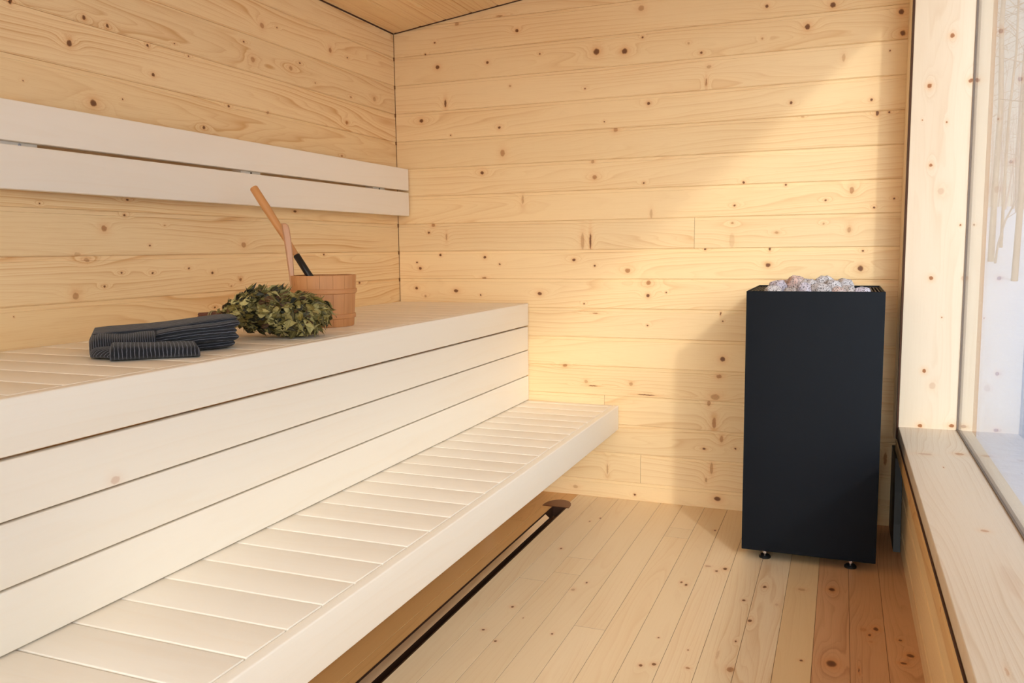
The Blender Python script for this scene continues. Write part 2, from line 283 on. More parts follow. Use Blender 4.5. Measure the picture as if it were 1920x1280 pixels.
mb=MB(); mb.add([(x,y,zc(x)+d_) for x in (XL+.006,XR) for y in (D-.006,D-.0005) for d_ in (-.003,.006)],[(0,1,3,2),(4,6,7,5),(0,4,5,1),(2,3,7,6),(0,2,6,4),(1,5,7,3)]); struct(mb.build('gap_shade_2',M_GAP_SHADE,smooth=0),'strip painted dark as the shadow gap between back wall and ceiling')
# floor: boards along Y with a slot for the drain
FP=.0985; fx=[-.342+FP*k for k in range(-17,6)]
fx=[XL-.05]+[q for q in fx if XL<q<XR-.01]+[XR+.03]
DX0,DX1,DY0,DY1=-1.183,-1.118,-.3,3.47
mb=MB(); mats=[]
for k,(a,b) in enumerate(zip(fx[:-1],fx[1:])):
    kk=[q for q in KF if a-.002<=q[1]<b+.002]
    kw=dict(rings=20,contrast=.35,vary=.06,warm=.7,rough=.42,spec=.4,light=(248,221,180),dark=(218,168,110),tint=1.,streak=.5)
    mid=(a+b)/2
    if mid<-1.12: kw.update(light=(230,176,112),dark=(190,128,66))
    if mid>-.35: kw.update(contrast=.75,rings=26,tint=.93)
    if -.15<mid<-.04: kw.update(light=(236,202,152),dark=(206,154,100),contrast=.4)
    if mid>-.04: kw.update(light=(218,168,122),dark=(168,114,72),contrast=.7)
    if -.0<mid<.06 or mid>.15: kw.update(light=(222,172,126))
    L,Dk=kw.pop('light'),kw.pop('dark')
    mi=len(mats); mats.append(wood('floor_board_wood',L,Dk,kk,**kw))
    ys=[Y0-.05,D+.03]
    if mid<-.4: ys=[Y0-.05]+sorted(random.uniform(0,3.4) for _ in range(2))+[D+.03]
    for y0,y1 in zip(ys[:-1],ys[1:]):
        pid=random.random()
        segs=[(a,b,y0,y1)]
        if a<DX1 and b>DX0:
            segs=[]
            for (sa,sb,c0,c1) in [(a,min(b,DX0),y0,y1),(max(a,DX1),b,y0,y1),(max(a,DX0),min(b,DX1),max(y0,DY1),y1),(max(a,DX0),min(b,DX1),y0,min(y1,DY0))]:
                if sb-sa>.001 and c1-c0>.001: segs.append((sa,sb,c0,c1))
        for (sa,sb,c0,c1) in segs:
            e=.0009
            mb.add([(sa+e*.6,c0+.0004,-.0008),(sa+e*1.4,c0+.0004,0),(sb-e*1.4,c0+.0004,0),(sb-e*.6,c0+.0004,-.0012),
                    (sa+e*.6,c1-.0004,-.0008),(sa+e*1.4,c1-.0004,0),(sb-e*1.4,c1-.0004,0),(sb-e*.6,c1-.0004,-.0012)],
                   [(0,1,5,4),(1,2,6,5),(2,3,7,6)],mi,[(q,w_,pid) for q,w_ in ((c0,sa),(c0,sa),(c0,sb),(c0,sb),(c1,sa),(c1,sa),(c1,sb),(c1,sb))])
mi=len(mats); mats.append(plain('floor_gap_wood',(120,76,42),.8))
for (xa,xb,ya,yb) in ((XL-.1,DX0,Y0-.1,D+.1),(DX1,XR+.1,Y0-.1,D+.1),(DX0,DX1,DY1,D+.1),(DX0,DX1,Y0-.1,DY0)):
    mb.box(xa,xb,ya,yb,-.09,-.0014,mi)
struct(mb.build('floor',mats,smooth=0),'pale pine board floor')
# floor drain
STEEL=plain('brushed_steel',(214,206,204),.2,1.,namp=.06); STEEL_SHADE=plain('shaded_steel',(70,44,28),.45,.3,namp=.08)  # second steel is a dark copy: shade inside the drain painted as colour
BLACK=plain('black_hole',(14,13,13),.8)
dr=thing('floor_drain','long narrow steel floor drain channel running beside the lower bench','drain',((DX0+DX1)/2,1.6,0))
mb=MB(); e=.0012
xa,xb=DX0+.0008,DX1-.0008
def q4(a,b,c,d,mi): mb.add([a,b,c,d],[(0,1,2,3)],mi)
mb.box(xa,xa+.0022,DY0+.002,DY1-.002,-.045,.0022,1); mb.add([(xa+.0022,DY0+.004,-.004),(xa+.0022,DY1-.11,-.004),(xa+.020,DY1-.11,-.018),(xa+.020,DY0+.004,-.018)],[(0,3,2,1)],0); mb.box(xb-.0022,xb,DY0+.002,DY1-.002,-.045,.0016,1)
mb.box(xa+.0022,xb-.0022,DY0+.002,DY1-.11,-.046,-.0435,1)
mb.box(xa,xb,DY0+.002,DY0+.004,-.045,0,1); mb.box(xa,xb,DY1-.004,DY1-.002,-.045,0,1)
mb.box(xa+.0022,xb-.0022,DY1-.11,DY1-.004,-.075,-.0735,2)
shift(mb,(-(DX0+DX1)/2,-1.6,0)); mb.build('channel',[STEEL,STEEL_SHADE,BLACK],dr,smooth=0)
mb=MB(); vs=[];n=28; cxp,cyp,R_=-1.168,3.462,.062
for z in (.0005,.003):
    for i in range(n+1):
        w=PI*i/n; vs.append((cxp+R_*math.cos(w),cyp+R_*1.75*math.sin(w)**.8*.98,z))
N=n+1; fs=[tuple(range(N))[::-1],tuple(N+i for i in range(N))]+[(i,(i+1)%N,N+(i+1)%N,N+i) for i in range(N)]
mb.add(vs,fs); shift(mb,(-(DX0+DX1)/2,-1.6,0))
cp=mb.build('drain_cover',plain('bronze_steel',(128,84,60),.35,.7),dr,smooth=0); cp['label']='half-round bronze cover plate'
# ---------------------------------------------------------------- window
WKW=dict(tint=.86,rings=9,contrast=.3,vary=.03,warm=.3,rough=.42,hal=(226,160,84),knotc=(150,88,40),streak=.3)
W_JAMB=wood('window_jamb_wood',(246,226,198),(218,178,132),[(a,b,c,d,e) for a,b,c,d,e in KJ],**WKW)
W_SILL=wood('window_sill_wood',(246,226,202),(216,180,140),KS,**dict(WKW,rings=22,contrast=.55))
W_TRIM=wood('window_trim_wood',(252,226,186),(206,150,92),[(1.9,.47,.01,.008,.8),(2.6,.6,.008,.008,.7),(.9,.5,.008,.008,.8)],**dict(WKW,contrast=.4))
W_APR_DIM=wood('apron_dim_wood',(240,194,132),(196,130,66),[(1.9,.60,.006,.006,.8),(1.3,.61,.008,.005,.8)],**dict(WKW,contrast=.6,rings=24))  # apron copy of the trim wood, low light painted in as deeper orange
win=bpy.data.objects.new('window_1',None); COL.objects.link(win); win.location=(XG,1.,ZS); struct(win,'wide window with pale pine frame and snow outside')
off=(-XG,-1.,-ZS)
def wpart(mb,name,m,lab=None,sm=35):
    o=shift(mb,off).build(name,m,win,smooth=sm)
    if lab: o['label']=lab
    return o
mb=MB() # far jamb: v must equal x for the knots
mb.board(2,ZS-.002,ZH,XS,XG+.05,JY,JY+.024,.002,pid=.31); mb.a=[(p[2],p[0],.31) for p in mb.v]
wpart(mb,'frame_post',W_JAMB)
mb=MB(); mb.board(2,ZS,ZH,XS,XG+.05,YW-.024,YW,.002,pid=.6); wpart(mb,'frame_post',W_JAMB)
mb=MB(); mb.board(1,YW-.024,JY+.024,XS,XG+.05,ZS-.044,ZS,.003,pid=.44); mb.a=[(p[1],p[0],.44) for p in mb.v]
wpart(mb,'window_sill',W_SILL)
mb=MB(); mb.board(1,YW-.024,JY+.024,XS,XG+.05,ZH,ZH+.024,.002); wpart(mb,'frame_head',W_JAMB)
# casing: vertical board against the back wall, apron board under the sill
mb=MB(); mb.board(2,.392,2.50,.208,.2345,JY+.034,D-.0015,.013,n=6); wpart(mb,'casing_board',W_TRIM)
mb=MB(); mb.board(1,Y0+.01,JY+.02,.2135,.2345,.345,.3985,.009,n=5); wpart(mb,'apron_board',W_APR_DIM)
mb=MB(); mb.board(1,Y0+.01,JY+.02,.2135,.2345,ZH+.024,ZH+.09,.008,n=5); wpart(mb,'casing_board',W_TRIM)
mb=MB(); mb.box(.2135,XS,JY+.0005,JY+.033,.40,ZH+.02); mb.box(.2165,XS,Y0+.01,JY,ZS-.0505,ZS-.0442)  # dark strips painting the shaded gaps beside the jamb and under the sill
wpart(mb,'frame_gap_shade',M_GAP_SHADE,sm=0)
# glazing bead + pane
mb=MB()
for (ya,yb,za,zb) in ((YW,JY,ZS,ZS+.004),(YW,JY,ZH-.004,ZH)): mb.box(XG-.003,XG+.012,ya,yb,za,zb)
mb.box(XG-.003,XG+.012,JY-.003,JY,ZS,ZH); mb.box(XG-.003,XG+.012,YW,YW+.004,ZS,ZH)
wpart(mb,'glazing_seal',plain('grey_seal',(120,104,92),.6),sm=0)
gm,t,b=newmat('window_glass'); t.n.remove(b); out=t.n['Material Output']
geo=t.N('ShaderNodeNewGeometry'); dt=t.M('ABSOLUTE',t.V('DOT_PRODUCT',geo.outputs['Incoming'],geo.outputs['Normal']))
fr=t.M('ADD',.04,t.M('MULTIPLY',.96,t.M('POWER',t.M('SUBTRACT',1.,dt,clamp=True),5.)),clamp=True)
tr=t.N('ShaderNodeBsdfTransparent'); tr.inputs[0].default_value=(.97,.985,.985,1); gl=t.N('ShaderNodeBsdfGlossy'); gl.inputs['Roughness'].default_value=.0
mx=t.N('ShaderNodeMixShader'); t.l.new(fr,mx.inputs[0]); t.l.new(tr.outputs[0],mx.inputs[1]); t.l.new(gl.outputs[0],mx.inputs[2]); t.l.new(mx.outputs[0],out.inputs[0])
for gx in (XG,):
    mb=MB(); mb.box(gx,gx+.005,YW+.001,JY-.001,ZS+.001,ZH-.001); wpart(mb,'glass_pane',gm,sm=0)
w2=bpy.data.objects.new('fill_opening',None); COL.objects.link(w2); w2.location=(FW[0],Y0-.06,FW[2]); struct(w2,'tall glazed opening added in the unseen near wall for fill light')  # added opening: lets extra sky light in from behind the camera
mb=MB()
mb.board(2,FW[2],FW[3],FW[0]-.001,FW[0]+.05,Y0-.11,Y0+.01); mb.board(2,FW[2],FW[3],FW[1]-.05,FW[1]+.001,Y0-.11,Y0+.01)
mb.board(0,FW[0],FW[1],Y0-.11,Y0+.01,FW[2]-.001,FW[2]+.05); mb.board(0,FW[0],FW[1],Y0-.11,Y0+.01,FW[3]-.05,FW[3]+.001)
shift(mb,(-FW[0],-(Y0-.06),-FW[2])).build('fill_frame',W_JAMB,w2)
mb=MB(); mb.box(FW[0]+.05,FW[1]-.05,Y0-.063,Y0-.057,FW[2]+.05,FW[3]-.05); shift(mb,(-FW[0],-(Y0-.06),-FW[2])).build('glass_pane',gm,w2,smooth=0)  # pane of the added fill opening
# dark panel low on the right wall behind the heater
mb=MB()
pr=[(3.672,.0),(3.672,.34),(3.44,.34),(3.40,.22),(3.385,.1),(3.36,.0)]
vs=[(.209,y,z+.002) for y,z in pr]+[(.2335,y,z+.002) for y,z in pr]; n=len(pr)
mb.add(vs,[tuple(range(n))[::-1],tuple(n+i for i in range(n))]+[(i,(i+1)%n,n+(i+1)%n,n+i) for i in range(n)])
hs=mb.build('dark_panel',plain('black_panel_coat',(40,40,38),.5,.3),smooth=0,fixn=True); tag(hs,'narrow dark panel on the low wall behind the heater','panel')
# ---------------------------------------------------------------- benches
ASP_L=(248,239,224); ASP_D=(236,214,184)
AK=dict(rings=9,contrast=.14,vary=.05,warm=.35,rough=.45,spec=.35,streak=.3,bump=.08)
W_ASP=wood('aspen_wood',ASP_L,ASP_D,[],**AK)
W_ASPK=wood('aspen_board_wood',ASP_L,ASP_D,[(1.25,.693,.011,.008,.35)],**dict(AK,knotc=(190,140,90)))
YB0=-1.95
yj=[1.015+.1185*k for k in range(-25,24)]
def slats(x0,x1,zt,yo,yend):
    mb=MB()
    y=yo
    while y<yend-.01:
        y1=min(y+.1185,yend); 
        if y>YB0: mb.board(0,x0,x1,y+.0016,y1-.0016,zt-.028,zt,.0035,n=4)
        y+=.1185
    return mb
def bench(name,label,x0,x1,zt,fasc,yo,loc):
    t_=thing(name,label,'bench',loc); of=tuple(-q for q in loc)
    yend=D-.004
    shift(slats(x0,x1-.0295,zt,yo,yend),of).build('slatted_seat',W_ASP,t_)
    mb=MB(); mb.board(1,YB0,yend,x1-.028,x1,zt-fasc,zt,.004,n=4); shift(mb,of).build('front_board',W_ASP,t_)
    return t_,of
up,of=bench('upper_bench','high pale wooden sauna bench along the left wall holding towel and bucket','x' and XL+.004,XU,ZU,.104,1.0515-.1185*26,(-1.7,1.,0))
for y in (-1.5,0,1.5,3.0): mb=MB(); mb.board(0,XL+.01,XU-.03,y,y+.045,ZU-.10,ZU-.029,.002); shift(mb,of).build('cross_beam',W_ASP,up)
for y in (-1.5,.0,1.5,3.0):
    for x in (XL+.012,XU-.11):
        mb=MB(); mb.board(2,0.0005,ZU-.1005,x,x+.04,y+.0,y+.045,.002); shift(mb,of).build('leg',W_ASP,up)
lo,of=bench('lower_bench','low pale slatted sauna bench, the step nearest the floor','x' and XU-.03,XF,ZF,.112,1.015-.1185*25,(-1.1,1.,0))
for y in (-1.4,.1,1.6,3.1): mb=MB(); mb.board(0,XU-.028,XF-.03,y,y+.045,ZF-.10,ZF-.029,.002); shift(mb,of).build('cross_beam',W_ASP,lo)
for y in (-1.4,.1,1.6,3.1):
    mb=MB(); mb.board(2,.0005,ZF-.1005,XU+.004,XU+.036,y,y+.045,.002); shift(mb,of).build('leg',W_ASP,lo)
sk=thing('bench_skirt','panel of three pale boards closing the front under the upper bench','panel',(XU-.01,1.,ZF)); of=(-(XU-.01),-1.,-ZF)
for i,(a,b) in enumerate(((.681,.7895),(.5605,.6765),(.4425,.5560))):
    mb=MB(); mb.board(1,YB0,D-.004,XU-.0215,XU-.0015,a,b,.0035,n=4,pid=.2+.27*i)
    if i==0: mb.a=[(p[1],p[2],.2) for p in mb.v]
    o_=shift(mb,of).build('skirt_board',W_ASPK if i==0 else W_ASP,sk)
for y in (-1.2,.6,2.4,3.55): mb=MB(); mb.board(2,.4405,.785,XU-.05,XU-.0225,y,y+.05,.002); shift(mb,of).build('batten',W_ASP,sk)
# backrest
br=thing('backrest','two long pale boards screwed to the left wall above the upper bench','backrest',(XL,1.6,1.32)); of=(-XL,-1.6,-1.32)
for a,b in ((1.4415,1.545),(1.319,1.4315)):
    mb=MB(); mb.board(1,-1.2,D-.012,-2.0085,-1.981,a,b,.003,n=3); shift(mb,of).build('backrest_board',W_ASP,br)
SCREW=plain('zinc_screw',(190,190,196),.3,.9); SCREWD=plain('dull_screw',(96,82,70),.5,.5)
for i,(a,b) in enumerate(((-.3,-.19),(.65,.757),(1.545,1.652),(2.466,2.575),(3.372,3.483))):
    mb=MB(); mb.board(2,1.335,1.53,XL+.001,-2.0088,a,b,.002); o_=shift(mb,of).build('mounting_block',W_ASP,br)
    mb=MB(); c=(a+b)/2; mb.lathe([(0.0001,0),(.0042,0),(.0042,.0018),(.0018,.0022),(.0012,.0008),(.0001,.0006)],n=14)
    mb.v=[(-2.0087+z,c+x,1.4365+y) for x,y,z in mb.v]; shift(mb,of).build('screw',SCREW if i==2 else SCREWD,o_)
# ---------------------------------------------------------------- heater
HX0,HX1,HY0,HY1,HZ0,HZ1=-.3195,.1395,3.11,3.60,.035,.994
PC=plain('charcoal_powder_coat',(12,17,24),.5,.0,.14,namp=.04,bump=.08,bscale=900); PCD=plain('black_grille',(44,36,30),.5,.4)
ht=thing('sauna_heater','tall charcoal-black sauna heater box filled with stones by the window','heater',((HX0+HX1)/2,(HY0+HY1)/2,0)); of=(-(HX0+HX1)/2,-(HY0+HY1)/2,0)
mb=MB(); T=.004
mb.board(2,HZ0,HZ1,HX0,HX1,HY0,HY0+T,.0018); mb.board(2,HZ0,HZ1,HX0,HX1,HY1-T,HY1,.0018)
mb.board(2,HZ0,HZ1,HX0,HX0+T,HY0+T*.8,HY1-T*.8,.0018); mb.board(2,HZ0,HZ1,HX1-T,HX1,HY0+T*.8,HY1-T*.8,.0018)
mb.box(HX0+T,HX1-T,HY0+T,HY1-T,HZ0+.004,HZ0+.008)
shift(mb,of).build('casing',PC,ht)
GX=.062
mb=MB(); mb.box(HX0+GX,HX1-GX,HY0+T,HY1-T,.925,.929); mb.box(HX0+GX,HX0+GX+.003,HY0+T,HY1-T,.93,.985); mb.box(HX1-GX-.003,HX1-GX,HY0+T,HY1-T,.93,.985)
shift(mb,of).build('stone_tray',PCD,ht,smooth=0)
for sx in (HX0+T+.001,HX1-GX+.001):
    mb=MB(); w_=(GX-T-.004)/5
    mb.box(sx,sx+GX-T-.003,HY0+T,HY0+T+.02,.984,.9885); mb.box(sx,sx+GX-T-.003,HY1-T-.02,HY1-T,.984,.9885)
    for k in range(6): mb.box(sx+k*w_,sx+k*w_+.0042,HY0+T+.02,HY1-T-.02,.978,.9885)
    mb.box(sx,sx+GX-T-.003,HY0+T,HY1-T,.935,.939)
    g_=shift(mb,of).build('air_grille',PCD,ht,smooth=0); g_['label']='slotted black vent grille'
for (fx_,fy) in ((-.238,3.145),(.058,3.145),(-.238,3.565),(.058,3.565)):
    mb=MB(); mb.lathe([(.0001,0.0003),(.021,.0003),(.021,.006),(.016,.011),(.0001,.011)],(fx_,fy),24,0)
    mb.lathe([(.0052,.011),(.0052,.0395)],(fx_,fy),12,1); mb.lathe([(.0001,.018),(.009,.018),(.009,.025),(.0001,.025)],(fx_,fy),6,1)
    f_=shift(mb,of).build('foot',[plain('black_rubber',(18,18,18),.5),STEEL],ht,fixn=True); f_['label']='adjustable black foot with steel bolt'
# stones
def stone_mat(c1,c2,nm):
    m,t,b=newmat(nm); tc=t.N('ShaderNodeTexCoord').outputs['Object']
    n=t.noise(tc,26,3,.6); v=t.N('ShaderNodeTexVoronoi'); t.put(v.inputs['Vector'],tc); v.inputs['Scale'].default_value=150
    wn=t.noise(tc,210,2,.6)
    c=t.mix(t.ss(n,.3,.7),lin(c1),lin(c2)); c=t.mix(t.M('MULTIPLY',t.ss(wn,.53,.60),.85),c,lin((70,64,66))); c=t.mix(t.M('MULTIPLY',t.ss(v.outputs['Distance'],.32,.2),.35),c,lin((244,240,238)))
    t.l.new(c,b.inputs['Base Color']); b.inputs['Roughness'].default_value=.85
    bp=t.N('ShaderNodeBump'); bp.inputs['Strength'].default_value=.5; bp.inputs['Distance'].default_value=.002; t.l.new(wn,bp.inputs['Height']); t.l.new(bp.outputs[0],b.inputs['Normal'])
    return m
SM={'g':stone_mat((206,200,200),(176,168,168),'grey_granite'),'p':stone_mat((214,178,166),(198,184,180),'pink_granite'),'l':stone_mat((206,196,206),(186,178,190),'lilac_granite'),'d':stone_mat((178,164,158),(150,138,132),'dark_granite')}
def stone(c,r,m,label,seed):
    bm=bmesh.new(); bmesh.ops.create_icosphere(bm,subdivisions=4,radius=1)
    so=Vector((seed*3.1,seed*1.7,seed*.9))
    for v in bm.verts:
        k=.98+.30*noise.noise(v.co*1.0+so)+.13*noise.noise(v.co*2.3+so)+.03*noise.noise(v.co*6+so)
        v.co=Vector((v.co.x*r[0],v.co.y*r[1],v.co.z*r[2]))*k
    me=bpy.data.meshes.new('sauna_stone'); bm.to_mesh(me); bm.free(); me.materials.append(SM[m]); me.polygons.foreach_set('use_smooth',[True]*len(me.polygons))
    o=bpy.data.objects.new('sauna_stone',me); COL.objects.link(o); o.location=c; o.rotation_euler=(0,0,seed*.7); tag(o,label,'stone','stones on top of the heater'); return o
F_,R_v=1566.4,0
ST=[ # px x, world y, z centre, radii, mat, label
(1450,3.165,.982,(.034,.034,.030),'g','pale grey stone at the front left corner of the heap'),
(1483,3.165,.976,(.027,.03,.030),'d','brownish grey stone second from the left in the front row'),
(1512,3.17,.985,(.032,.032,.034),'l','lilac-grey speckled stone left of the middle in the front row'),
(1540,3.165,.984,(.036,.034,.036),'g','round speckled grey stone in the middle of the front row'),
(1571,3.165,.975,(.030,.03,.029),'p','small pink stone between two grey ones in the front row'),
(1592,3.175,.981,(.028,.034,.032),'g','whitish stone second from the right in the front row'),
(1614,3.165,.980,(.030,.034,.031),'l','smooth lilac-tinted stone at the right end of the heap'),
(1459,3.25,.995,(.036,.036,.034),'l','pale stone behind the front left corner, banded lighter'),
(1494,3.27,1.010,(.036,.036,.038),'p','large pinkish stone topping the left half of the heap'),
(1515,3.24,1.000,(.034,.034,.036),'g','grey stone just right of the large pinkish top stone'),
(1546,3.27,1.010,(.036,.034,.036),'g','speckled stone topping the middle of the heap'),
(1562,3.24,.997,(.030,.034,.034),'g','grey stone right of the middle top stone'),
(1583,3.30,1.003,(.034,.034,.033),'g','grey stone at the back right of the heap'),
(1478,3.33,1.001,(.03,.034,.032),'p','small tan stone peeping out at the back left of the heap'),
]
RC=Vector((.9303,.3666,-.0110)); UC=Vector((-.03,.1059,.9939)); FC=Vector((-.3655,.9243,-.1095)); CAM=Vector((0,0,1.1518))
def atx(px,y,z):
    # world x so that (x,y,z) appears in image column px (used once to read the layout off the photo)
    k=(px-960)/F_; zz=z-CAM.z
    return (k*(y*FC.y+zz*FC.z)-y*RC.y-zz*RC.z)/(RC.x-k*FC.x)
for i,(px,y,z,r,m,lb) in enumerate(ST): stone((atx(px,y,z),y,z),r,m,lb,i+1.3)
# ---------------------------------------------------------------- bucket
BC=(-1.642,2.412); BZ=ZU+.0005; BH=.172
W_BKT=wood('bucket_wood',(204,146,94),(156,92,50),[],rings=26,contrast=.6,vary=.14,warm=.5,rough=.5,vst=6,bump=.2)
bk=thing('sauna_bucket','small reddish wooden bucket of staves with one tall stave handle','bucket',(BC[0],BC[1],BZ))
RB,RT=.098,.111; NS=16; mb=MB()
A0=math.atan2(-.3666,-.9303)+math.radians(18)  # stave handle faces image left
for k in range(NS):
    a0=A0+2*PI*(k-.5)/NS+.004; a1=A0+2*PI*(k+.5)/NS-.004; pid=random.random()
    if k==0: continue
    vs=[];at=[]
    for z,rr in ((0,RB),(.003,RB+.0015),(BH-.003,RT),(BH,RT-.0015)):
        for q in range(5):
            w=a0+(a1-a0)*q/4; b_=1-.0*abs(q-2); e=.0008 if q in(0,4) else 0
            vs.append(((rr-e)*math.cos(w),(rr-e)*math.sin(w),z)); at.append((z*2,w*.1,pid))
        for q in range(5):
            w=a1+(a0-a1)*q/4; vs.append(((rr-.0125)*math.cos(w),(rr-.0125)*math.sin(w),z)); at.append((z*2,w*.1,pid))
    fs=[]
    for l in range(3):
        for q in range(10): j=(q+1)%10; fs.append((l*10+q,l*10+j,l*10+10+j,l*10+10+q))
    fs+=[tuple(range(10))[::-1],tuple(30+q for q in range(10))]
    mb.add(vs,fs,0,at)
mb.lathe([(.0001,.012),(RB-.012,.012),(RB-.012,.02),(.0001,.02)],n=32)
mb.build('stave_wall',W_BKT,bk,fixn=True)
# tall stave handle, rounded top, slight outward lean
mb=MB(); vs=[];at=[]
er=Vector((math.cos(A0),math.sin(A0),0)); et=Vector((-math.sin(A0),math.cos(A0),0))
H_=[(0,RB,.019,.0125),(.06,.1025,.0195,.0125),(.13,.1075,.021,.0135),(BH,.111,.0215,.016),(BH+.03,.1145,.0195,.019),(BH+.08,.119,.0195,.022),(BH+.13,.125,.022,.024),(BH+.155,.128,.022,.024),(BH+.168,.129,.018,.021),(BH+.174,.1295,.010,.014)]
for z,rr,hw,th_ in H_:
    for (sx,sy) in ((1,.0),(.9,.35),(.35,.5),(-.35,.5),(-.9,.35),(-1,0),(-.9,-.35),(-.35,-.5),(.35,-.5),(.9,-.35)):
        p=er*(rr-th_*.5+sy*th_)+et*(hw*sx); vs.append((p.x,p.y,z)); at.append((z*2,sx*.02+sy*.02,.77))
n=10; fs=[(l*n+q,l*n+(q+1)%n,(l+1)*n+(q+1)%n,(l+1)*n+q) for l in range(len(H_)-1) for q in range(n)]+[tuple(range(n))[::-1],tuple((len(H_)-1)*n+q for q in range(n))]
mb.add(vs,fs,0,at); hd=mb.build('stave_handle',wood('stave_handle_wood',(214,166,132),(186,128,92),[],rings=14,contrast=.4,vst=4),bk,smooth=50,fixn=True); hd['label']='tall paler stave handle with a rounded top'
for z0 in (.034,.118):
    mb=MB(); r0=RB+(RT-RB)*z0/BH+.0008
    prof=[(r0,z0-.008),(r0+.004,z0-.006),(r0+.005,z0),(r0+.0045,z0+.007),(r0+.001,z0+.009)]
    mb.lathe(prof,n=64); mb.a=[(w_[1]*.7,w_[0],.5) for w_ in mb.a]; mb.build('hoop',W_BKT,bk,fixn=True)
# ladle
P1=Vector((BC[0],BC[1],0))
r2=Vector((.9303,.3666,0)).normalized(); f2=Vector((-.3666,.9303,0))
def lp(px,z,fw): # image-plane offsets from the bucket axis
    return P1+r2*px+f2*fw+Vector((0,0,z))
ld=thing('sauna_ladle','long wooden-handled ladle with a black collar leaning in the bucket','ladle',tuple(lp(-.058,BZ+BH,.03))); of=-ld.location
top=lp(-.237,1.372,.045); ent=lp(-.062,1.082,.035); mid=top.lerp(ent,.80); 
W_LAD=wood('ladle_wood',(206,148,92),(176,112,60),[],rings=12,contrast=.4,vst=4)
mb=MB(); ax_=(ent-top).normalized()
pts=[top-ax_*.0,top+ax_*.004,top.lerp(mid,.3),top.lerp(mid,.6),mid]; mb.tube([tuple(q+of) for q in pts],[.0115,.014,.0145,.0125,.0095],16)
mb.build('handle',W_LAD,ld,smooth=50,fixn=True)
bot=lp(.018,BZ+.075,.012)
mb=MB(); mb.tube([tuple(q+of) for q in (mid-ax_*.002,mid+ax_*.001,ent,ent.lerp(bot,.25))],[.0095,.0118,.0118,.0112],16); c_=mb.build('collar',plain('black_collar',(20,20,22),.4),ld,smooth=50,fixn=True); c_['label']='black rubber collar'
mb=MB(); mb.tube([tuple(q+of) for q in (ent.lerp(bot,.2),ent.lerp(bot,.8),bot+Vector((0,0,.012)))],.0035,10,0)
bo=bot+of; prof=[(.0001,-.03),(.018,-.028),(.028,-.016),(.032,0),(.034,.006),(.0325,.006),(.0305,0),(.026,-.014),(.017,-.025),(.0001,-.027)]
m3=MB(); m3.lathe(prof,(bo.x+.02,bo.y),24); m3.v=[(a,b_,c+bo.z) for a,b_,c in m3.v]; mb.add(m3.v,m3.f,0,m3.a)
mb.build('bowl',STEEL,ld,smooth=50,fixn=True)
# ---------------------------------------------------------------- birch whisk
WC=Vector((-1.475,2.085,ZU))-Vector((.9303,.3666,0))*.098
wk=thing('birch_whisk','bound bundle of dried green birch twigs and leaves on the upper bench','whisk',tuple(WC))
lm,t,b=newmat('birch_leaf'); A=t.N('ShaderNodeAttribute',attribute_name='uvp'); sp=t.N('ShaderNodeSeparateXYZ'); t.l.new(A.outputs['Vector'],sp.inputs[0])
geo=t.N('ShaderNodeNewGeometry'); 
wn=t.N('ShaderNodeTexWhiteNoise',noise_dimensions='1D'); t.put(wn.inputs['W'],t.M('MULTIPLY',sp.outputs[2],91.)); r_=wn.outputs['Value']
upc=t.mix(t.ss(r_,.15,.85),lin((22,25,11)),lin((126,110,46))); upc=t.mix(t.ss(r_,.86,.93),upc,lin((78,48,26)))
dnc=t.mix(r_,lin((118,106,52)),lin((196,182,118)))
c=t.mix(geo.outputs['Backfacing'],upc,dnc)
vein=t.M('ABSOLUTE',sp.outputs[1]); c=t.mix(t.M('MULTIPLY',t.ss(vein,.12,.02),.35),c,lin((186,180,120)))
side=t.M('FRACT',t.M('MULTIPLY',t.M('SUBTRACT',sp.outputs[0],t.M('MULTIPLY',vein,.35)),7.)); c=t.mix(t.M('MULTIPLY',t.ss(side,.12,.0),.25),c,lin((60,60,28)))
t.l.new(c,b.inputs['Base Color']); b.inputs['Roughness'].default_value=.6
rnd=random.Random(11)
HA,HB,HC=.166,.12,.068   # half extents: image-right, depth, height
mb=MB()
def leaf(pos,dirv,nv,L,W,curl,fold):
    dirv=dirv.normalized(); sd=nv.cross(dirv).normalized(); nv=dirv.cross(sd).normalized(); pid=rnd.random()
    nu=6; vs=[];at=[]
    pr=(0.04,.62,1.,.93,.62,.28,.02)
    for i in range(nu+1):
        t_=i/nu; w=pr[i]*W*.5
        c=pos+dirv*(L*(t_-.1)*(1-.12*abs(curl)*t_))+nv*(curl*L*.5*t_*t_)
        for j,sx in enumerate((-1,-.5,0,.5,1)):
            vs.append(c+sd*(w*sx*(1-.25*abs(fold)))+nv*(fold*w*abs(sx)**1.3*.9+.0012*rnd.uniform(-1,1))); at.append((t_,sx,pid))
    for q in range(len(vs)):
        if vs[q].z<.0015: vs[q].z=.0015+rnd.random()*.001
    fs=[(i*5+j,i*5+j+1,i*5+6+j,i*5+5+j) for i in range(nu) for j in range(4)]
    mb.add([tuple(q) for q in vs],fs,0,at)
